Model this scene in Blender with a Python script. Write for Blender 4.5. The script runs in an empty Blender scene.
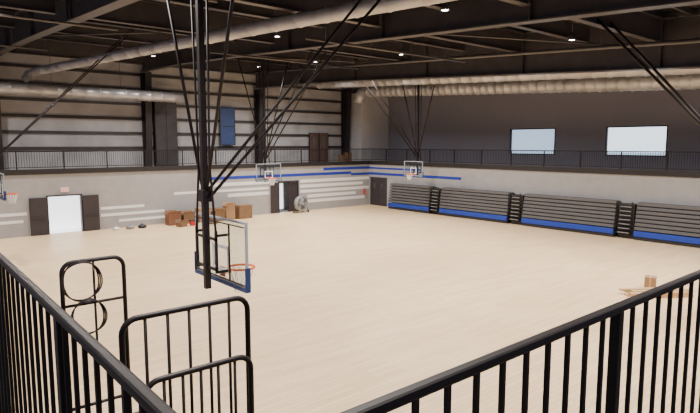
import bpy, bmesh, math, random
from mathutils import Vector, Matrix
random.seed(7)
scene=bpy.context.scene
COL=scene.collection

# ---------------- materials ----------------
def mat(name,color,rough=0.6,metal=0.0,var=0.12,scale=3.0,bump=0.0,emis=None,estr=0.0,color2=None,spec=0.5,detail=3):
    m=bpy.data.materials.new(name); m.use_nodes=True
    nt=m.node_tree; b=nt.nodes['Principled BSDF']
    tc=nt.nodes.new('ShaderNodeTexCoord'); n=nt.nodes.new('ShaderNodeTexNoise')
    n.inputs['Scale'].default_value=scale; n.inputs['Detail'].default_value=detail
    nt.links.new(tc.outputs['Object'],n.inputs['Vector'])
    r=nt.nodes.new('ShaderNodeValToRGB')
    c2=color2 if color2 else tuple(min(1,c*(1+var)) for c in color)
    c1=tuple(c*(1-var) for c in color)
    r.color_ramp.elements[0].position=.3; r.color_ramp.elements[1].position=.7
    r.color_ramp.elements[0].color=(*c1,1); r.color_ramp.elements[1].color=(*c2,1)
    nt.links.new(n.outputs['Fac'],r.inputs['Fac']); nt.links.new(r.outputs['Color'],b.inputs['Base Color'])
    b.inputs['Roughness'].default_value=rough; b.inputs['Metallic'].default_value=metal
    b.inputs['Specular IOR Level'].default_value=spec
    if bump>0:
        bp=nt.nodes.new('ShaderNodeBump'); bp.inputs['Strength'].default_value=bump; bp.inputs['Distance'].default_value=.02
        nt.links.new(n.outputs['Fac'],bp.inputs['Height']); nt.links.new(bp.outputs['Normal'],b.inputs['Normal'])
    if emis:
        b.inputs['Emission Color'].default_value=(*emis,1); b.inputs['Emission Strength'].default_value=estr
    return m

def wood_floor():
    m=bpy.data.materials.new('maple_floor'); m.use_nodes=True
    nt=m.node_tree; b=nt.nodes['Principled BSDF']
    tc=nt.nodes.new('ShaderNodeTexCoord')
    br=nt.nodes.new('ShaderNodeTexBrick')
    br.inputs['Scale'].default_value=1.0
    br.inputs['Brick Width'].default_value=1.5; br.inputs['Row Height'].default_value=.14
    br.inputs['Mortar Size'].default_value=.004
    br.inputs['Color1'].default_value=(.91,.69,.425,1); br.inputs['Color2'].default_value=(.82,.60,.35,1)
    br.inputs['Mortar'].default_value=(.52,.36,.20,1)
    nt.links.new(tc.outputs['Object'],br.inputs['Vector'])
    prev=br.outputs['Color']
    for sc,scl,lo in (((.5,3,1),1.0,(.93,.92,.91,1)),((1,1,1),.16,(.90,.87,.85,1))):
        mp=nt.nodes.new('ShaderNodeMapping'); mp.inputs['Scale'].default_value=sc
        nt.links.new(tc.outputs['Object'],mp.inputs['Vector'])
        n=nt.nodes.new('ShaderNodeTexNoise'); n.inputs['Scale'].default_value=scl; n.inputs['Detail'].default_value=6
        nt.links.new(mp.outputs['Vector'],n.inputs['Vector'])
        r=nt.nodes.new('ShaderNodeValToRGB'); r.color_ramp.elements[0].position=.35; r.color_ramp.elements[1].position=.65
        r.color_ramp.elements[0].color=lo; r.color_ramp.elements[1].color=(1,1,1,1)
        nt.links.new(n.outputs['Fac'],r.inputs['Fac'])
        mx=nt.nodes.new('ShaderNodeMixRGB'); mx.blend_type='MULTIPLY'; mx.inputs['Fac'].default_value=1
        nt.links.new(prev,mx.inputs['Color1']); nt.links.new(r.outputs['Color'],mx.inputs['Color2'])
        prev=mx.outputs['Color']
    nt.links.new(prev,b.inputs['Base Color'])
    b.inputs['Roughness'].default_value=.42
    b.inputs['Specular IOR Level'].default_value=.4
    return m

def glass_mat():
    m=bpy.data.materials.new('clear_glass'); m.use_nodes=True
    nt=m.node_tree; out=nt.nodes['Material Output']; nt.nodes.remove(nt.nodes['Principled BSDF'])
    t=nt.nodes.new('ShaderNodeBsdfTransparent'); t.inputs['Color'].default_value=(.86,.91,.95,1)
    g=nt.nodes.new('ShaderNodeBsdfGlossy'); g.inputs['Roughness'].default_value=.08; g.inputs['Color'].default_value=(.8,.9,1,1)
    mx=nt.nodes.new('ShaderNodeMixShader'); mx.inputs['Fac'].default_value=.06
    nt.links.new(t.outputs[0],mx.inputs[1]); nt.links.new(g.outputs[0],mx.inputs[2]); nt.links.new(mx.outputs[0],out.inputs['Surface'])
    return m

M={}
M['floor']=wood_floor()
M['glass']=glass_mat()
M['lowall']=mat('painted_block_wall',(.33,.322,.33),.8,var=.05,scale=2)
M['white']=mat('white_paint',(.76,.76,.77),.7,var=.03)
M['blue']=mat('royal_blue_paint',(.012,.035,.34),.5,var=.08)
M['upB']=mat('grey_upper_wall',(.19,.188,.235),.9,var=.03,scale=.4)
M['insul']=mat('white_vinyl_insulation',(.37,.365,.385),.6,var=.18,scale=.7,bump=.3)
M['corner']=mat('pale_drywall',(.45,.45,.48),.85,var=.05)
M['roof']=mat('dark_roof_liner',(.018,.016,.018),.7,var=.3,scale=.8)
M['steel']=mat('dark_primer_steel',(.046,.041,.047),.38,var=.2,scale=1.5)
M['column']=mat('dark_column_steel',(.018,.015,.019),.45,var=.2,scale=1.5)
M['purlin']=mat('grey_purlin_steel',(.065,.06,.066),.4,var=.2)
M['girt']=mat('wall_girt_steel',(.04,.035,.038),.5,var=.2)
M['black']=mat('black_powder_coat',(.014,.010,.012),.5,var=.2,scale=6,spec=.25)
M['fascia']=mat('black_fascia',(.012,.010,.012),.6)
M['duct']=mat('galvanized_duct',(.36,.36,.385),.38,metal=.4,var=.22,scale=1.2)
M['bleach']=mat('grey_bleacher_plastic',(.090,.089,.098),.55,var=.06)
M['dark']=mat('black_bleacher_steel',(.014,.014,.017),.5)
M['nosing']=mat('grey_step_nosing',(.22,.22,.23),.6)
M['bblue']=mat('blue_seat_plastic',(.008,.040,.34),.45,var=.05)
M['orange']=mat('orange_rim_paint',(.75,.12,.03),.4)
M['net']=mat('white_net_cord',(.7,.7,.7),.8)
M['navy']=mat('navy_padding',(.01,.035,.14),.55)
M['alu']=mat('pale_frame_steel',(.38,.42,.48),.4,metal=.3)
M['card']=mat('cardboard',(.33,.20,.11),.85,var=.12,scale=5)
M['card2']=mat('dark_cardboard',(.19,.11,.06),.85,var=.12,scale=5)
M['card3']=mat('red_brown_cardboard',(.20,.09,.05),.85,var=.12,scale=5)
M['doorm']=mat('dark_door_paint',(.03,.024,.03),.5)
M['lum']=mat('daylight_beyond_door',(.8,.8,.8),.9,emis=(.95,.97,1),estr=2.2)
M['dim']=mat('dim_store_wall',(.25,.25,.26),.9)
M['win']=mat('window_glow_blue',(.6,.7,.8),.8,emis=(.72,.84,1),estr=1.2)  # emissive colour, stands in for the bright room behind the glass
M['win2']=mat('window_glow_white',(.8,.8,.8),.8,emis=(.93,.97,1),estr=2.4)
M['lamp']=mat('lamp_lens',(1,1,1),.5,emis=(1,.97,.9),estr=30)
M['red']=mat('red_enamel',(.5,.02,.02),.4)
M['redlit']=mat('lit_red_letters',(.8,.05,.03),.4,emis=(1,.08,.05),estr=1.5)
M['concrete']=mat('mezzanine_concrete',(.12,.115,.115),.85,var=.12,scale=2,bump=.2)
M['pine']=mat('sawn_pine',(.50,.32,.16),.7,var=.15,scale=4)
M['tan']=mat('tan_panel_door',(.10,.06,.048),.6)
M['panelblue']=mat('blue_hanging_panel',(.03,.055,.16),.6)
M['fan']=mat('grey_fan_enamel',(.3,.3,.31),.45)

# ---------------- mesh helpers ----------------
def mkobj(name,verts,faces,m,loc=(0,0,0),smooth=False,parent=None,rot=None):
    me=bpy.data.meshes.new(name); me.from_pydata([tuple(v) for v in verts],[],faces); me.update()
    bm=bmesh.new(); bm.from_mesh(me); bmesh.ops.recalc_face_normals(bm,faces=bm.faces); bm.to_mesh(me); bm.free()
    if smooth:
        for p in me.polygons: p.use_smooth=True
    me.materials.append(m)
    o=bpy.data.objects.new(name,me); o.location=loc
    if rot: o.rotation_euler=rot
    COL.objects.link(o)
    if parent: o.parent=parent
    return o
def boxgeo(bs,c=(0,0,0)):
    V=[];F=[]
    for (x0,x1,y0,y1,z0,z1) in bs:
        k=len(V)
        for x in (x0,x1):
            for y in (y0,y1):
                for z in (z0,z1): V.append((x-c[0],y-c[1],z-c[2]))
        F+= [[k+0,k+1,k+3,k+2],[k+4,k+6,k+7,k+5],[k+0,k+4,k+5,k+1],[k+2,k+3,k+7,k+6],[k+0,k+2,k+6,k+4],[k+1,k+5,k+7,k+3]]
    return V,F
def boxes(name,bs,m,parent=None,bevel=0):
    if parent is None:
        c=((min(b[0] for b in bs)+max(b[1] for b in bs))/2,(min(b[2] for b in bs)+max(b[3] for b in bs))/2,min(b[4] for b in bs))
    else: c=(0,0,0)
    V,F=boxgeo(bs,c)
    o=mkobj(name,V,F,m,loc=c,parent=parent)
    if bevel:
        md=o.modifiers.new('bevel','BEVEL'); md.width=bevel; md.segments=2
    return o
def sweepgeo(pts,rad,n=10,closed=False,V=None,F=None):
    V=[] if V is None else V; F=[] if F is None else F
    pts=[Vector(p) for p in pts]; N=len(pts)
    rads=rad if isinstance(rad,(list,tuple)) else [rad]*N
    prev=None; base=len(V)
    for i,p in enumerate(pts):
        if closed: t=(pts[(i+1)%N]-pts[i-1]).normalized()
        elif i==0: t=(pts[1]-pts[0]).normalized()
        elif i==N-1: t=(pts[-1]-pts[-2]).normalized()
        else: t=((pts[i+1]-p).normalized()+(p-pts[i-1]).normalized()).normalized()
        if prev is None:
            a=Vector((0,0,1)) if abs(t.z)<.9 else Vector((1,0,0))
            u=t.cross(a).normalized()
        else:
            u=(prev-t*prev.dot(t)).normalized()
        prev=u; w=t.cross(u)
        for k in range(n):
            a=2*math.pi*k/n
            V.append(p+(u*math.cos(a)+w*math.sin(a))*rads[i])
    for i in range(N if closed else N-1):
        j=(i+1)%N
        for k in range(n):
            F.append([base+i*n+k,base+i*n+(k+1)%n,base+j*n+(k+1)%n,base+j*n+k])
    if not closed:
        F.append([base+k for k in range(n)][::-1]); F.append([base+(N-1)*n+k for k in range(n)])
    return V,F
def tube(name,pts,rad,m,parent=None,n=10,closed=False,loc=(0,0,0)):
    V,F=sweepgeo(pts,rad,n,closed)
    return mkobj(name,V,F,m,loc=loc,smooth=True,parent=parent)
def tubes(name,lst,rad,m,parent=None,n=8,loc=(0,0,0)):
    V=[];F=[]
    for pts in lst: sweepgeo(pts,rad,n,False,V,F)
    return mkobj(name,V,F,m,loc=loc,smooth=True,parent=parent)
def lathe(name,prof,m,parent=None,n=24,loc=(0,0,0),rot=None):
    V=[];F=[]
    for r,z in prof:
        for k in range(n):
            a=2*math.pi*k/n; V.append((r*math.cos(a),r*math.sin(a),z))
    for i in range(len(prof)-1):
        for k in range(n):
            F.append([i*n+k,i*n+(k+1)%n,(i+1)*n+(k+1)%n,(i+1)*n+k])
    return mkobj(name,V,F,m,loc=loc,smooth=True,parent=parent,rot=rot)
def tag(o,label,cat,group=None):
    o['label']=label; o['category']=cat
    if group: o['group']=group
    return o
def empty(name,loc,label,cat,group=None,rot=None):
    e=bpy.data.objects.new(name,None); e.empty_display_size=.2; e.location=loc
    if rot: e.rotation_euler=rot
    COL.objects.link(e); tag(e,label,cat,group); return e
def struct(o,label=None,cat=None):
    o['kind']='structure'
    if label: o['label']=label
    if cat: o['category']=cat
    return o
def arc(c,r,a0,a1,ax,ay,n=6):
    c=Vector(c);ax=Vector(ax);ay=Vector(ay)
    return [c+ax*r*math.cos(a0+(a1-a0)*i/n)+ay*r*math.sin(a0+(a1-a0)*i/n) for i in range(n+1)]

YA=35.5; XB=32.0; UA=39.4; UB=36.0; MZ=3.6
def roofz(y): return 12.0-(39.4-y)*.06

# ---------------- setting ----------------
struct(boxes('floor',[(-4,XB+.3,-5,YA+.2,-.2,0)],M['floor']),'pale sanded maple strip gym floor','floor')
d1=(7.07,8.89,2.2); d2=(22.75,24.5,2.35)
struct(boxes('wall_back',[(-4,d1[0],YA,YA+.25,0,3.5),(d1[0],d1[1],YA,YA+.25,d1[2],3.5),(d1[1],d2[0],YA,YA+.25,0,3.5),
   (d2[0],d2[1],YA,YA+.25,d2[2],3.5),(d2[1],XB+.25,YA,YA+.25,0,3.5)],M['lowall']),'grey painted lower gym wall','wall')
struct(boxes('wall_right',[(XB,XB+.25,-5,YA,0,3.5)],M['lowall']),'grey painted lower wall behind bleachers','wall')
struct(boxes('floor.001',[(-4,UB,YA+.02,UA,3.5,MZ),(XB+.02,UB,-5,YA+.02,3.5,MZ)],M['concrete']),'far balcony walkway slab','floor')
struct(boxes('trim_1',[(-4,XB,YA-.08,YA+.02,3.48,3.78),(XB-.08,XB+.02,-5,YA-.08,3.48,3.78)],M['fascia']),'black balcony edge fascia','trim')
struct(boxes('wall_back_upper',[(-4,UB+.2,UA,UA+.2,3.5,12.2)],M['insul']),'white vinyl insulated upper metal wall','wall')
struct(boxes('wall_right_upper',[(UB,UB+.2,-5,13.4,MZ-.1,12.3),(UB,UB+.2,17.1,20.65,MZ-.1,12.3),(UB,UB+.2,24.3,UA,MZ-.1,12.3),
   (UB,UB+.2,13.4,17.1,MZ-.1,4.45),(UB,UB+.2,13.4,17.1,6.3,12.3),(UB,UB+.2,20.65,24.3,MZ-.1,4.45),(UB,UB+.2,20.65,24.3,6.3,12.3)],M['upB']),'grey upper wall with interior windows','wall')
struct(boxes('wall_corner',[(32.7,UB,37.4,UA,MZ,9.7)],M['corner']),'pale drywall enclosure at the corner','wall')
V=[]
for y in (-5.5,17,UA+.2):
    z=roofz(y)
    for x in (-4.5,UB+.4):
        V.append((x,y,z)); V.append((x,y,z+.12))
F=[[0,2,6,4],[4,6,10,8],[1,5,7,3],[5,9,11,7],[0,4,5,1],[4,8,9,5],[2,3,7,6],[6,7,11,10],[0,1,3,2],[8,10,11,9]]
struct(mkobj('ceiling',V,F,M['roof']),'dark sloping metal roof liner','ceiling')

for i,(a,b) in enumerate(((20.65,24.3),(13.4,17.1))):
    e=empty('window_%d'%(i+1),(UB+.05,(a+b)/2,4.45),'bright interior window backed by a glowing panel','window'); e['kind']='structure'
    h=(b-a)/2
    boxes('window_frame',[(-.08,.1,-h,h,0,.06),(-.08,.1,-h,h,1.79,1.85),(-.08,.1,-h,-h+.06,.06,1.79),(-.08,.1,h-.06,h,.06,1.79)],M['black'],parent=e)
    boxes('glass_pane',[(.02,.03,-h+.06,h-.06,.06,1.79)],M['glass'],parent=e)
    boxes('window_glow_panel',[(.2,.24,-h,h,-.05,1.9)],M['win2'] if i else M['win'],parent=e)  # emissive sheet added behind the glass so the window looks bright
    if i: boxes('window_glow_strip',[(.14,.17,-h,h,0,.22)],M['win'],parent=e)  # added emissive band, tints the foot of the glow bluish

# doors
e=empty('door_1',(d1[0],YA,0),'open dark double doors onto bright daylight','door'); e['kind']='structure'
w=d1[1]-d1[0]
boxes('door_frame',[(-.05,.03,-.06,.25,0,2.25),(w-.03,w+.05,-.06,.25,0,2.25),(.03,w-.03,-.06,.25,2.17,2.25)],M['doorm'],parent=e)
for a,b in ((-.95,-.06),(w+.06,w+.95)):
    l=boxes('door_leaf',[(a,b,-.13,-.08,.02,2.16)],M['doorm'],parent=e,bevel=.008)
    boxes('push_bar',[(a+.1,b-.1,-.19,-.14,.98,1.05)],M['doorm'],parent=l)
boxes('vestibule_shell',[(-.6,w+.6,2.0,2.05,0,3),(-.6,w+.6,.25,2.05,-.06,0)],M['lum'],parent=e)  # walls and floor glow by emission in place of daylight outside
e=empty('door_2',(d2[0],YA,0),'open dark service door with bright gap','door'); e['kind']='structure'
w=d2[1]-d2[0]
boxes('door_frame',[(-.05,.04,-.06,.25,0,2.4),(w-.04,w+.05,-.06,.25,0,2.4),(.04,w-.04,-.06,.25,2.32,2.4)],M['doorm'],parent=e)
boxes('door_leaf',[(w-.85,w-.05,.02,.07,.02,2.3)],M['doorm'],parent=e)
boxes('door_leaf',[(-.75,-.06,-.13,-.08,.02,2.3)],M['doorm'],parent=e)
boxes('vestibule_shell',[(-.3,w+.3,1.5,1.55,0,3),(-.3,w+.3,.25,1.5,-.06,0)],M['dim'],parent=e)
boxes('lit_panel',[(.55,1.3,1.4,1.49,.1,2.1)],M['lum'],parent=e)  # added emissive slab that makes the doorway gap look bright
e=empty('door_3',(XB,34.35,0),'closed dark double doors beside bleachers','door'); e['kind']='structure'
boxes('door_frame',[(-.06,0,-1.0,-.93,0,2.4),(-.06,0,.93,1.0,0,2.4),(-.06,0,-.93,.93,2.33,2.4)],M['doorm'],parent=e)
for s in (-1,1):
    a,b=sorted((s*.01,s*.92))
    l=boxes('door_leaf',[(-.05,0,a,b,.02,2.32)],M['doorm'],parent=e,bevel=.008)
    a2,b2=sorted((s*.40,s*.5)); boxes('vision_panel',[(-.062,-.052,a2,b2,1.5,1.9)],M['bleach'],parent=l)

n=2
def stripe(x0,x1,z0,z1,m,wall='A'):
    global n
    b=(x0,x1,YA-.012,YA,z0,z1) if wall=='A' else (XB-.012,XB,x0,x1,z0,z1)
    struct(boxes('trim_%d'%n,[b],m),'painted wall stripe','stripe'); n+=1
for x0,x1,z in ((16.4,21.9,2.25),(14.6,21.9,1.85),(18.5,21.9,1.45),(24.7,31.9,2.2),(24.7,31.2,1.8),(24.7,31.9,1.4),(25.4,30.4,1.0),(25.4,31.4,.6),
                (9.95,12.6,1.2),(9.95,13.9,.78),(11,14.9,.37),(-3,6.0,1.2),(1,5.8,.78)):
    stripe(x0,x1,z,z+(.24 if x0>16 else .17),M['white'])
stripe(17.0,29.9,2.72,2.93,M['blue']); stripe(27.0,XB-.02,3.1,3.3,M['blue']); stripe(29.9,XB-.02,2.6,2.78,M['blue'])
stripe(25.6,YA-.02,2.6,2.8,M['blue'],'B'); stripe(29.5,YA-.02,3.1,3.24,M['blue'],'B')

# ---------------- steel frame ----------------
def rafter(x,f=1.0):
    ys=[-5,0,6,12,17,22,28,33,36.5,39.3]; dep=[1.35*f]*7+[1.4*f,1.5*f,max(1.6,1.55*f)]
    e=empty('steel_rafter',(x,39.3,roofz(39.3)-1.9),'dark tapered steel roof rafter','beam','roof rafters')
    ox,oy,oz=e.location
    def strip(V,F,hw,f0,f1):
        b=len(V)
        for y,d in zip(ys,dep):
            zt=roofz(y)-.23
            z0,z1=f0(zt,d),f1(zt,d)
            for xx in (-hw,hw):
                for zz in (z0,z1): V.append((xx,y-oy,zz-oz))
        N=len(ys)
        for i in range(N-1):
            p=b+i*4;q=p+4
            F.extend([[p,q,q+1,p+1],[p+2,p+3,q+3,q+2],[p,p+2,q+2,q],[p+1,q+1,q+3,p+3]])
        F.extend([[b,b+1,b+3,b+2],[b+(N-1)*4,b+(N-1)*4+2,b+(N-1)*4+3,b+(N-1)*4+1]])
    for nm,hw,f0,f1 in (('web',.015,lambda z,d:z-d+.04,lambda z,d:z-.04),('flange',.2*f,lambda z,d:z-.04,lambda z,d:z),('flange',.2*f,lambda z,d:z-d,lambda z,d:z-d+.04)):
        V=[];F=[]; strip(V,F,hw,f0,f1); mkobj(nm,V,F,M['steel'],parent=e)
    y=-3
    while y<38:
        z=roofz(y)-.27; h=1.35*f-.08
        boxes('stiffener',[(-.19,-.016,y-oy,y-oy+.02,z-h-oz,z-.02-oz),(.016,.19,y-oy,y-oy+.02,z-h-oz,z-.02-oz)],M['steel'],parent=e)
        y+=6
XS=[5.3,14.25,23.2,32.15]
for x in XS: rafter(x,1.4 if x==23.2 else 1.0)
def column(x):
    e=empty('steel_column',(x,UA-.1,MZ),'dark tapered steel wall column','column','wall columns')
    zt=roofz(38.4)-.23-(2.2 if x==23.2 else 1.62)-MZ-.02
    for nm,a in (('flange',0),('flange',1),('web',2)):
        if a==0: V=[(-.22,0,0),(.22,0,0),(.22,0,zt),(-.22,0,zt),(-.22,-.03,0),(.22,-.03,0),(.22,-.03,zt),(-.22,-.03,zt)]
        elif a==1: V=[(-.22,-.5,0),(.22,-.5,0),(.22,-.95,zt),(-.22,-.95,zt),(-.22,-.53,0),(.22,-.53,0),(.22,-.98,zt),(-.22,-.98,zt)]
        else: V=[(-.015,-.03,0),(-.015,-.5,0),(-.015,-.95,zt),(-.015,-.03,zt),(.015,-.03,0),(.015,-.5,0),(.015,-.95,zt),(.015,-.03,zt)]
        mkobj(nm,V,[[0,1,2,3],[4,7,6,5],[0,4,5,1],[1,5,6,2],[2,6,7,3],[3,7,4,0]],M['column'],parent=e)
for x in XS: column(x)
for i in range(50):
    y=-5+i*1.0
    if y>38.9: break
    z=roofz(y)
    o=boxes('roof_purlin',[(-4,UB-.05,y,y+.02,z-.22,z-.01),(-4,UB-.05,y+.02,y+.08,z-.22,z-.2)],M['purlin'])
    tag(o,'thin grey steel purlin under the roof','beam','roof purlins')
for z in (5.0,6.0,7.0,8.0,9.0,10.0):
    o=boxes('wall_girt',[(-4,32.0,UA-.08,UA-.01,z,z+.03),(-4,32.0,UA-.1,UA-.08,z-.16,z+.03)],M['girt'])
    tag(o,'horizontal steel girt on the insulated wall','beam','wall girts')
def header(y,drop,dep,bays=((5.3,14.25),(14.25,23.2),(23.2,32.15))):
    z=roofz(y)-.24-drop-dep
    for a,b in bays:
        e=empty('header_beam',((a+b)/2,y,z),'dark steel header beam between rafters','beam','header beams')
        h=(b-a)/2-.3
        boxes('beam_flange',[(-h,h,-.13,.13,dep-.03,dep)],M['steel'],parent=e)
        boxes('beam_flange',[(-h,h,-.13,.13,0,.03)],M['steel'],parent=e)
        boxes('beam_web',[(-h,h,-.012,.012,.03,dep-.03)],M['steel'],parent=e)
full=((-3.6,5.3),(5.3,14.25),(14.25,23.2),(23.2,32.15))
header(38.0,.1,1.1,full); header(34.0,.05,.6,full)
header(29.5,.05,.7,full); header(25.5,.05,.6); header(22,.05,.95,full); header(18.3,.05,.6); header(15,.05,.9,full); header(11.8,.05,.7); header(9.0,.05,.9)
def brace(x0,y0,x1,y1):
    a=Vector((x0,y0,roofz(y0)-1.3)); b=Vector((x1,y1,roofz(y1)-1.3))
    e=empty('cross_brace',a,'dark diagonal roof cross brace rod','brace','roof cross braces')
    tube('brace_rod',[(0,0,0),b-a],.035,M['steel'],parent=e,n=6)
brace(5.55,29.2,9.0,22.7); brace(14.5,29.2,22.85,22.7); brace(14.5,14.5,22.85,9.5)
def pipe(pts,r,label):
    c=Vector(pts[0]); e=empty('sprinkler_pipe',c,label,'pipe','roof pipes')
    tube('pipe_run',[Vector(p)-c for p in pts],r,M['steel'],parent=e,n=8)
    for t in (.1,.35,.6,.85):
        q=Vector(pts[0]).lerp(Vector(pts[1]),t)
        tube('hanger_rod',[q-c,Vector((q.x,q.y,roofz(q.y)-.02))-c],.012,M['steel'],parent=e,n=5)
for y in (24.0,16.5):
    pipe([(11.8,y,roofz(y)-1.7),(20.7,y,roofz(y)-1.7)],.05,'long dark sprinkler pipe under the roof')
for y in (31.0,20.5,13.0,6.5):
    pipe([(-3.5,y,roofz(y)-1.7),(6.6,y,roofz(y)-1.7)],.05,'long dark sprinkler pipe under the roof')
pipe([(21.0,-4,roofz(-4)-1.45),(21.0,37,roofz(37)-1.45)],.08,'dark sprinkler main crossing the roof')

# ---------------- ducts ----------------
def ductpath(name,pts,r,label,rib=.8,m=None):
    P=[];R=[]
    pts=[Vector(p) for p in pts]
    for i in range(len(pts)-1):
        a,b=pts[i],pts[i+1]; L=(b-a).length; ns=max(1,int(L/rib))
        if L<rib*1.2:
            P.append(a);R.append(r); continue
        for j in range(ns):
            d=(b-a)/L; q=a+d*L*j/ns
            P+= [q,q+d*.04,q+d*.07,q+d*.11]; R+=[r,r*1.08,r*1.08,r]
    P.append(pts[-1]);R.append(r)
    c=P[0].copy()
    e=empty(name,c,label,'duct')
    tube('duct_body',[p-c for p in P],R,m or M['duct'],parent=e,n=20)
    return e
def hang(e,pts,r):
    for p in pts:
        p=Vector(p); c=Vector(e.location)
        tube('hanger_rod',[p+Vector((0,0,r))-c,Vector((p.x,p.y,roofz(p.y)-.02))-c],.012,M['steel'],parent=e,n=6)
xd=31.1
zB=lambda y: 9.55-(35-y)*.048
e=ductpath('ventilation_duct',[(xd,-4,zB(-4)),(xd,35.0,zB(35))]+arc((xd,35.0,zB(35)-.9),.9,math.pi/2,0,(0,1,0),(0,0,1),5)[1:],.48,'large ribbed spiral duct above the bleachers',rib=.6)
hang(e,[(xd,y+.4,zB(y+.4)) for y in range(0,34,4)],.44)
e=ductpath('ventilation_duct',[(-3,37.2,8.35),(16.2,37.2,8.35)],.34,'long galvanized duct along the insulated wall')
hang(e,[(x,37.2,8.35) for x in range(0,16,4)],.34)
e=ductpath('ventilation_duct',[(6.9,38.4,9.1),(6.9,37.6,9.25),(7.1,36.6,9.35),(10.2,16,9.1),(10.9,6,8.7)],.22,'galvanized duct branching across the roof with an elbow',rib=1.2)
hang(e,[(10.2,16,9.1),(8.65,26.3,9.22)],.2)
zD=lambda y: 10.0-(36-y)*.052
e=ductpath('ventilation_duct',[(27.4,36.5,zD(36.5)),(27.4,0,zD(0))],.38,'pale galvanized spiral duct below the roof rafters',rib=.8)
hang(e,[(27.4,y+.3,zD(y+.3)) for y in range(2,34,4)],.36)

# ---------------- high bay lights ----------------
for x in (2.6,12.6,19.7,25.2):
    for y in (3.2,10.8,19.6,26.6,33.0):
        z=roofz(y)-1.3
        e=empty('high_bay_light',(x,y,z),'round black high bay lamp hanging from the roof','light','high bay lamps')
        lathe('lamp_housing',[(.0,.26),(.05,.26),(.08,.16),(.13,.08),(.14,0),(.125,0),(.11,.06),(0,.1)],M['steel'],parent=e)
        lathe('lamp_lens',[(0,.01),(.09,.01),(.09,.03),(0,.03)],M['lamp'],parent=e)
        tube('hanging_rod',[(0,0,.25),(0,0,1.28)],.012,M['steel'],parent=e,n=6)
        L=bpy.data.lights.new('bay_lamp','AREA'); L.shape='DISK'; L.size=.5; L.energy=600; L.color=(1,.935,.86); L.spread=math.radians(150)
        lo=bpy.data.objects.new('bay_lamp',L); lo.location=(0,0,-.03); COL.objects.link(lo); lo.parent=e

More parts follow.
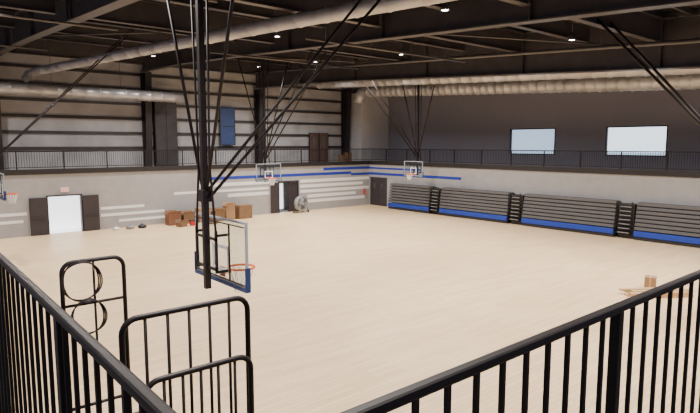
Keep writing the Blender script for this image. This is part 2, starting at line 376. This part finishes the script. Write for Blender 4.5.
# ---------------- basketball hoops ----------------
def hoop(cx,cy,ang,label,nr=.006,tr=.03,ft=.03,mw=.06,mx=-.42,kf=.9):
    zb=2.75
    e=empty('basketball_hoop',(cx,cy,zb),label,'basketball hoop','ceiling-hung basketball hoops',rot=(0,0,ang))
    zt=roofz(cy)-.35-zb
    Z=lambda z:z-zb
    boxes('backboard',[(-.008,.008,-.9,.9,Z(2.91),Z(3.96))],M['glass'],parent=e)
    f=ft
    boxes('backboard_frame',[(-.03,.012,-.915,-.915+f,Z(2.9),Z(3.97)),(-.03,.012,.915-f,.915,Z(2.9),Z(3.97)),
        (-.03,.012,-.915+f,.915-f,Z(3.97)-f,Z(3.97)),(-.03,.012,-.915+f,.915-f,Z(2.9),Z(2.9)+f)],M['alu'],parent=e)
    g=f*.5
    boxes('back_support_frame',[(-.06,-.032,-.88,.88,Z(2.95),Z(2.95)+g),(-.06,-.032,-.88,.88,Z(3.9)-g,Z(3.9)),
        (-.06,-.032,-.4,-.4+g,Z(2.95)+g,Z(3.9)-g),(-.06,-.032,.4-g,.4,Z(2.95)+g,Z(3.9)-g)],M['black'],parent=e)
    boxes('backboard_padding',[(-.06,.035,-.945,.945,Z(2.85),Z(2.9)),(-.06,.035,-.945,-.916,Z(2.9),Z(3.25)),(-.06,.035,.916,.945,Z(2.9),Z(3.25))],M['navy'],parent=e,bevel=.01)
    t=.055
    boxes('target_square',[(-.012,.013,-.3,.3,Z(3.05),Z(3.05)+t),(-.012,.013,-.3,.3,Z(3.5)-t,Z(3.5)),(-.012,.013,-.3,-.3+t,Z(3.05)+t,Z(3.5)-t),(-.012,.013,.3-t,.3,Z(3.05)+t,Z(3.5)-t)],M['white'],parent=e)
    rc=Vector((.15+.23,0,Z(3.05)))
    ring=[rc+Vector((.23*math.cos(2*math.pi*k/24),.23*math.sin(2*math.pi*k/24),0)) for k in range(24)]
    tube('rim',ring,max(.02,nr*1.6),M['orange'],parent=e,n=8,closed=True)
    boxes('rim_bracket',[(.014,.15,-.08,.08,Z(3.0),Z(3.06)),(.014,.03,-.09,.09,Z(2.95),Z(3.12))],M['orange'],parent=e)
    lst=[]; lev=[(.225,0),(.19,-.12),(.15,-.24),(.125,-.35),(.12,-.43)]
    for k in range(12):
        for s in (0,1):
            pts=[]
            for i,(rr,dz) in enumerate(lev):
                a=2*math.pi*(k+ (.5 if (i+s)%2 else 0))/12
                pts.append(rc+Vector((rr*math.cos(a),rr*math.sin(a),dz)))
            lst.append(pts)
    tubes('net',lst,nr*.7,M['net'],parent=e,n=5)
    q=mw*.4; W=.38
    boxes('mast',[(mx-mw,mx+mw,-mw,mw,.03,zt)],M['black'],parent=e,bevel=.01)
    boxes('mounting_arm',[(mx,-.06,-W,-W+2*q,Z(3.1),Z(3.1)+2*q),(mx,-.06,W-2*q,W,Z(3.1),Z(3.1)+2*q),(mx,-.06,-W,-W+2*q,Z(3.7),Z(3.7)+2*q),(mx,-.06,W-2*q,W,Z(3.7),Z(3.7)+2*q),
        (mx-q,mx+q,-W,W,Z(3.14),Z(3.14)+2*q),(mx-q,mx+q,-W,W,Z(3.64),Z(3.64)+2*q),(mx-q,mx+q,-W,-W+2*q,Z(3.1),Z(3.8)),(mx-q,mx+q,W-2*q,W,Z(3.1),Z(3.8))],M['black'],parent=e)
    k=(zt-1.4)*kf
    for s in (-1,1):
        tube('side_brace',[(mx,s*.06,Z(4.4)),(mx,s*2.0,zt)],tr,M['black'],parent=e,n=8)
        tube('diagonal_brace',[(mx,s*.12,Z(4.3)),(k,s*.5,zt)],tr,M['black'],parent=e,n=8)
        tube('vertical_brace',[(mx,s*(W-q),Z(3.75)),(mx,s*.2,zt*.3),(mx,s*.35,zt)],tr*.7,M['black'],parent=e,n=8)
    boxes('brace_collar',[(mx-mw*1.5,mx+mw*1.5,-mw*1.9,mw*1.9,Z(4.25),Z(4.45))],M['black'],parent=e,bevel=.01)
    tube('cross_pipe',[(mx,-2.3,zt),(mx,2.3,zt)],tr*1.2,M['black'],parent=e,n=8)
    tube('cross_pipe',[(k,-1.3,zt),(k,1.3,zt)],tr*1.2,M['black'],parent=e,n=8)
    return e
hoop(4.30,8.55,0,'glass basketball hoop on black ceiling mast beside the tubular guard rails',tr=.028,mw=.05,mx=-.26,ft=.03)
hoop(3.8,27.8,0,'glass ceiling-hung basketball hoop beside the open double doors',nr=.014,tr=.03,ft=.05)
hoop(29.3,27.8,math.pi,'glass ceiling-hung basketball hoop beside the bleachers',nr=.016,tr=.04,ft=.05)
hoop(18.7,30.3,-math.pi/2,'glass ceiling-hung basketball hoop before the striped wall',nr=.016,tr=.04,ft=.05)
hoop(18.4,5.0,math.pi/2,'glass ceiling-hung basketball hoop above the near end of the main court',nr=.01,tr=.045,ft=.04,kf=.8)

# ---------------- near railings ----------------
def rail_near(name,p0,p1,posts,label,sp):
    p0=Vector(p0);p1=Vector(p1); L=(p1-p0).length; d=(p1-p0).normalized()
    ang=math.atan2(d.y,d.x)
    e=empty(name,p0,label,'railing','balcony railings',rot=(0,0,ang))
    boxes('top_rail',[(.0,L,-.018,.018,1.04,1.067)],M['black'],parent=e,bevel=.009)
    boxes('bottom_rail',[(.0,L,-.015,.015,.09,.12)],M['black'],parent=e)
    for s in posts: boxes('post',[(s-.017,s+.017,-.017,.017,0,1.045)],M['black'],parent=e,bevel=.003)
    s=.12; k=0
    while s<L and k<95:
        if min(abs(s-q) for q in posts)>.04:
            boxes('baluster',[(s-.0065,s+.0065,-.0065,.0065,.115,1.045)],M['black'],parent=e)
            k+=1
        s+=sp
    return e
rail_near('balcony_railing',(.4,.84,MZ),(.4,9.2,MZ),[1.08,2.93,4.78,6.63,8.28],'black steel baluster railing beside the tubular guard rails',.115)
rail_near('balcony_railing',(.42,.81,MZ),(8.6,.81,MZ),[-.0,1.43,3.27,5.12,6.97],'black steel baluster railing overlooking the wood floor',.11)
struct(boxes('floor.002',[(-4,.47,-5,10,3.35,MZ),(.47,10,-5,.87,3.35,MZ)],M['concrete']),'near balcony slab','floor')

def rail_far(p0,L,ang,label):
    e=empty('balcony_railing',p0,label,'railing','balcony railings',rot=(0,0,ang))
    boxes('top_rail',[(0,L,-.03,.03,.97,1.03)],M['black'],parent=e)
    boxes('bottom_rail',[(0,L,-.02,.02,.08,.12)],M['black'],parent=e)
    s=.05
    while s<L:
        boxes('post',[(s-.03,s+.03,-.03,.03,0,.98)],M['black'],parent=e); s+=2.4
    bs=[];s=.15
    while s<L: bs.append((s-.009,s+.009,-.009,.009,.1,.98)); s+=.13
    o=boxes('baluster',bs,M['black'],parent=e); o['kind']='stuff'
rail_far((-4,YA-.03,3.78),XB+4-.05,0,'black railing along the insulated wall walkway')
rail_far((XB-.03,-5,3.78),YA+5-.1,math.pi/2,'black railing along the walkway above bleachers')

# ---------------- near bleacher stack and guard frames ----------------
e=empty('bleacher_bank',(.55,.95,0),'retracted dark bleacher stack under the near balcony','bleachers')
for i in range(9):
    boxes('seat_row',[(0,1.4-.02*i,0,4.35,.15+i*.27,.27+i*.27)],M['bleach'],parent=e)
boxes('understructure',[(0,1.1,.05,4.3,0,2.5)],M['dark'],parent=e)
boxes('top_deck',[(0,1.3,0,4.35,2.5,2.6)],M['dark'],parent=e)
def guard(x0,x1,y,zt,nb,label,zb=2.6,mid=None,r=.018,R=.09):
    e=empty('guard_rail',((x0+x1)/2,y,zb),label,'guard rail','tubular guard rails')
    h=(x1-x0)/2; H=zt-zb
    P=[Vector((-h,0,0))]+arc((-h+R,0,H-R),R,math.pi,math.pi/2,(1,0,0),(0,0,1))+arc((h-R,0,H-R),R,math.pi/2,0,(1,0,0),(0,0,1))+[Vector((h,0,0))]
    tube('frame_tube',P,r,M['black'],parent=e,n=12)
    tube('lower_tube',[(-h,0,.35),(h,0,.35)],r*.8,M['black'],parent=e)
    for k in range(nb):
        xx=-h+2*h*(k+1)/(nb+1)
        tube('bar',[(xx,0,.35),(xx,0,H-.005)],r*.55,M['black'],parent=e)
    if mid: tube('middle_tube',[(-h,0,mid-zb),(h,0,mid-zb)],r*.7,M['black'],parent=e)
    return e
guard(.97,1.78,3.18,4.2,5,'black tubular guard rail with vertical bars')
guard(1.05,1.74,3.08,3.84,5,'lower black tubular guard rail with vertical bars')
guard(1.06,1.56,4.97,4.22,1,'narrow black tubular guard rail holding cable coils',mid=3.85)
def coil(x,y,z,r,label):
    e=empty('cable_coil',(x,y,z),label,'cable')
    for j in range(3):
        pts=[Vector((r*(1-.07*j)*math.cos(2*math.pi*k/28),.012*j+.012*math.sin(6*math.pi*k/28),r*(1+.05*j)*math.sin(2*math.pi*k/28))) for k in range(28)]
        tube('cable_loop',pts,.006,M['black'],parent=e,n=6,closed=True)
coil(1.20,4.91,4.06,.16,'black cable coil hung on the guard rail')
coil(1.23,4.86,3.76,.14,'black cable coil hanging below another coil')

# ---------------- bleachers ----------------
XF=31.0
def bank(y0,y1,label):
    e=empty('bleacher_bank',(XF,(y0+y1)/2,0),label,'bleachers','retracted bleacher banks')
    h=(y1-y0)/2
    boxes('understructure',[(.4,.98,-h+.05,h-.05,0,1.95)],M['dark'],parent=e)
    boxes('kick_panel',[(.06,.22,-h,h,.02,.18)],M['dark'],parent=e)
    boxes('front_seat_panel',[(.0,.1,-h,h,.2,.5)],M['bblue'],parent=e,bevel=.015)
    for i in range(7):
        z=.55+i*.22; x=.03+.035*i
        boxes('seat_row',[(x,x+.5,-h,h,z,z+.17)],M['bleach'],parent=e,bevel=.02)
    return e
def aisle(yc,label):
    e=empty('bleacher_aisle',(XF,yc,0),label,'bleacher steps','bleacher aisle units')
    boxes('understructure',[(.3,.95,-.42,.42,0,1.9)],M['dark'],parent=e)
    for i in range(7):
        z=.3+i*.235; x=-.02+.035*i
        boxes('step',[(x,x+.3,-.34,.34,z,z+.09)],M['dark'],parent=e)
        boxes('step_nosing',[(x-.012,x-.001,-.3,.3,z+.03,z+.07)],M['nosing'],parent=e)
    for s in (-1,1):
        P=[Vector((-.06,s*.42,.2))]+arc((.0,s*.42,1.98),.06,math.pi,0,(1,0,0),(0,0,1))+[Vector((.06,s*.42,.2))]
        tube('aisle_handrail',P,.018,M['black'],parent=e)
for a,b in ((27.8,32.2),(21.0,26.8),(14.05,19.9),(7.0,12.95)):
    bank(a,b,'retracted grey bleachers with blue front row')
for y in (27.3,20.45,13.5): aisle(y,'black bleacher aisle steps with grey nosings')

# ---------------- boxes along the far wall ----------------
def carton(x,y,w,d,h,rot,m,label,openb=True,z=0):
    e=empty('cardboard_box',(x,y,z),label,'box','cardboard boxes by the far wall',rot=(0,0,rot))
    t=.015;W=w/2;D=d/2
    if openb:
        boxes('box_body',[(-W,W,-D,-D+t,0,h),(-W,W,D-t,D,0,h),(-W,-W+t,-D+t,D-t,0,h),(W-t,W,-D+t,D-t,0,h),(-W+t,W-t,-D+t,D-t,0,t)],m,parent=e)
        for s in (-1,1):
            o=boxes('flap',[(-W,W,0,d*.3,0,.01)],m,parent=e); o.location=(0,s*D,h); o.rotation_euler=(math.radians(65),0,0 if s>0 else math.pi)
            o=boxes('flap',[(0,w*.12,-D,D,0,.01)],m,parent=e); o.location=(s*W,0,h); o.rotation_euler=(0,math.radians(40),0 if s>0 else math.pi)
    else:
        boxes('box_body',[(-W,W,-D,D,0,h)],m,parent=e,bevel=.01)
        boxes('packing_tape',[(-W-.002,W+.002,-.03,.03,.01,h+.003)],M['pine'],parent=e)
carton(14.1,34.6,.8,.6,.75,.05,M['card3'],'brown cardboard box with open flaps')
carton(15.15,34.65,.8,.6,.65,-.05,M['card2'],'open cardboard box by the grey wall')
carton(14.2,33.5,.5,.5,.3,.4,M['card2'],'small open cardboard carton')
carton(16.2,34.7,.8,.7,.95,.0,M['card'],'tall closed cardboard box',False)
carton(17.2,34.5,.7,.6,.7,.08,M['card2'],'open cardboard box with packing inside')
carton(18.15,34.7,.65,.6,1.0,-.05,M['card'],'tall open cardboard box')
carton(19.2,34.6,1.0,.8,.95,.0,M['card2'],'wide closed cardboard box',False)
carton(16.2,33.4,.7,.5,.35,-.3,M['card2'],'low cardboard carton on the floor')
def bin_(x,y,w,h,m,label):
    e=empty('storage_bin',(x,y,0),label,'bin')
    a=w/2;b=w*.4
    V=[(-a*.85,-b*.85,0),(a*.85,-b*.85,0),(a*.85,b*.85,0),(-a*.85,b*.85,0),(-a,-b,h),(a,-b,h),(a,b,h),(-a,b,h)]
    mkobj('bin_body',V,[[0,1,2,3],[4,5,6,7],[0,1,5,4],[1,2,6,5],[2,3,7,6],[3,0,4,7]],m,parent=e)
    boxes('bin_lid',[(-a-.03,a+.03,-b-.03,b+.03,h,h+.05)],M['dark'],parent=e,bevel=.01)
bin_(15.0,33.5,.45,.3,M['red'],'red storage bin among cardboard boxes')
def bag(x,y,s,label,m):
    V=[];F=[]
    prof=[(.0,0),(.5,.02),(.6,.15),(.5,.35),(.25,.48),(.08,.52),(.13,.62),(0,.6)]
    n0=16
    for r,z in prof:
        for k in range(n0):
            a=2*math.pi*k/n0; j=1+.12*math.sin(3*a+z*9)+.06*math.sin(7*a)
            V.append((r*s*j*math.cos(a),r*s*j*math.sin(a),z*s))
    for i in range(len(prof)-1):
        for k in range(n0): F.append([i*n0+k,i*n0+(k+1)%n0,(i+1)*n0+(k+1)%n0,(i+1)*n0+k])
    o=mkobj('trash_bag',V,F,m,loc=(x,y,0),smooth=True); tag(o,label,'bag')
bag(11.4,34.7,.45,'small dark bag on the floor by the wall',M['nosing'])
bag(12.1,34.6,.45,'black plastic bag beside cardboard boxes',M['dark'])
bag(10.6,34.8,.35,'crumpled white plastic bag',M['white'])

# drum fan
e=empty('drum_fan',(24.1,34.5,0),'grey round drum fan on a wheeled stand','fan')
lathe('fan_housing',[(.52,-.2),(.56,-.2),(.56,.2),(.52,.2),(.52,-.2)],M['fan'],parent=e,loc=(0,0,.72),rot=(math.pi/2,0,.15))
g=[]
for rr in (.1,.2,.3,.4,.5):
    g.append([(rr*math.cos(2*math.pi*k/24),-.21,.72+rr*math.sin(2*math.pi*k/24)) for k in range(25)])
for k in range(8):
    a=math.pi*k/8; g.append([(.54*math.cos(a),-.21,.72+.54*math.sin(a)),(-.54*math.cos(a),-.21,.72-.54*math.sin(a))])
tubes('grille',g,.008,M['alu'],parent=e,n=5)
for k in range(4):
    a=k*math.pi/2+.4; u=Vector((math.cos(a),0,math.sin(a))); v=Vector((-math.sin(a),0,math.cos(a))); c=Vector((0,0,.72))
    P=[c+u*.08+v*.05+Vector((0,-.05,0)),c+u*.48+v*.16+Vector((0,-.08,0)),c+u*.48-v*.12+Vector((0,.06,0)),c+u*.08-v*.05+Vector((0,.05,0))]
    mkobj('blade',P+[p+Vector((0,.01,0)) for p in P],[[0,1,2,3],[7,6,5,4],[0,4,5,1],[1,5,6,2],[2,6,7,3],[3,7,4,0]],M['dark'],parent=e)
tubes('stand',[[(-.6,0,.72),(-.6,0,.1),(-.5,-.3,.08)],[(.6,0,.72),(.6,0,.1),(.5,-.3,.08)],[(-.6,0,.1),(.6,0,.1)]],.025,M['dark'],parent=e)
for s in (-1,1):
    lathe('wheel',[(0,-.03),(.1,-.03),(.1,.03),(0,.03)],M['dark'],parent=e,n=16,loc=(s*.66,.0,.1),rot=(0,math.pi/2,0))
e=empty('fire_extinguisher',(31.3,YA-.12,.9),'red fire extinguisher hung on the wall','fire extinguisher')
lathe('cylinder_body',[(0,0),(.08,0),(.085,.03),(.085,.4),(.05,.47),(.025,.5),(0,.5)],M['red'],parent=e,n=16)
boxes('valve_handle',[(-.02,.02,-.08,.03,.5,.56)],M['black'],parent=e)
boxes('wall_bracket',[(-.04,.04,.08,.12,.1,.4)],M['dark'],parent=e)

def text_mesh(body,size,m,loc,rot,parent,name='lettering'):
    cu=bpy.data.curves.new(name,'FONT'); cu.body=body; cu.size=size; cu.align_x='CENTER'; cu.align_y='CENTER'; cu.extrude=.004
    o=bpy.data.objects.new(name+'_tmp',cu); COL.objects.link(o)
    dg=bpy.context.evaluated_depsgraph_get(); dg.update()
    me=bpy.data.meshes.new_from_object(o.evaluated_get(dg)); bpy.data.objects.remove(o)
    me.materials.clear(); me.materials.append(m)
    o=bpy.data.objects.new(name,me); o.location=loc; o.rotation_euler=rot; COL.objects.link(o); o.parent=parent
e=empty('exit_sign',(8.0,YA-.05,2.42),'white exit sign with red letters above open doors','sign')
boxes('sign_housing',[(-.22,.22,-.04,.05,0,.26)],M['white'],parent=e,bevel=.008)
text_mesh('EXIT',.2,M['redlit'],(0,-.046,.13),(math.pi/2,0,0),e)

# ---------------- mezzanine items ----------------
e=empty('wall_panel',(20.5,UA-.3,5.15),'tall blue panel fixed on the upper insulated wall','panel')
boxes('panel_sheet',[(-.6,.6,-.03,0,0,2.8)],M['panelblue'],parent=e)
boxes('panel_frame',[(-.64,-.6,-.05,0.02,0,2.8),(.6,.64,-.05,.02,0,2.8),(-.64,.64,-.05,.02,2.8,2.85),(-.64,.64,-.05,.02,-.05,0),(-.6,.6,-.05,-.03,1.38,1.42)],M['column'],parent=e)
e=empty('electrical_cabinet',(15.5,UA-.45,MZ),'tall dark grey electrical cabinet beside a column','cabinet')
boxes('cabinet_body',[(-.8,.8,-.3,.2,0,4.9)],M['column'],parent=e,bevel=.02)
for s in (0,1): boxes('cabinet_door',[(-.77+.78*s,-.01+.78*s,-.33,-.3,.1,4.8)],M['steel'],parent=e,bevel=.01)
for a in (28.75,29.8):
    e=empty('storage_door',(a,UA-.3,MZ),'dark red brown door on the upper walkway','door')
    boxes('door_panel',[(-.46,.46,0,.05,0,2.5)],M['tan'],parent=e)
    boxes('door_frame',[(-.5,-.46,-.02,.08,0,2.54),(.46,.5,-.02,.08,0,2.54),(-.46,.46,-.02,.08,2.5,2.54)],M['dark'],parent=e)
    boxes('door_window',[(-.15,.15,-.01,0,1.4,2.2)],M['bleach'],parent=e)
for x,h,m in ((30.8,.6,M['card2']),(31.5,.8,M['card2'])):
    e=empty('storage_crate',(x,37.8,MZ),'small stored crate on the upper walkway','crate')
    boxes('crate_body',[(-.22,.22,-.25,.25,0,h)],m,parent=e,bevel=.01)
    boxes('crate_rim',[(-.25,.25,-.28,.28,h,h+.05)],m,parent=e)

# ---------------- lumber on the floor ----------------
ang=math.radians(-35); u=Vector((math.cos(ang),math.sin(ang),0)); v=Vector((-u.y,u.x,0))
for k in range(9):
    row=k%3; lay=k//3
    o=boxes('lumber_board',[(-1.05,1.05,-.09,.09,0,.06)],M['pine'],bevel=.004)
    p=Vector((20.3,7.45,0))+u*random.uniform(-.3,.3)+v*(row-1)*.27
    o.location=(p.x,p.y,lay*.061); o.rotation_euler=(0,0,ang)
    tag(o,'pale sawn pine board lying on the gym floor','lumber','loose boards on the floor')
e=empty('cardboard_box',(21.05,8.1,0),'small closed tan box standing beside the boards','box',rot=(0,0,.3))
boxes('box_body',[(-.2,.2,-.18,.18,0,.42)],M['card'],parent=e,bevel=.01)
boxes('packing_tape',[(-.205,.205,-.03,.03,.01,.423)],M['pine'],parent=e)

# ---------------- world, camera ----------------
w=bpy.data.worlds.new('World'); scene.world=w; w.use_nodes=True
bg=w.node_tree.nodes['Background']; bg.inputs[0].default_value=(.80,.75,.90,1); bg.inputs[1].default_value=.5
cam=bpy.data.cameras.new('camera'); co=bpy.data.objects.new('camera',cam); COL.objects.link(co)
co.location=(0,0,5.2); co.rotation_euler=(math.radians(90-6.43),0,math.radians(-40))
cam.lens=28.54; cam.sensor_width=36; cam.clip_start=.05; cam.clip_end=300
scene.camera=co
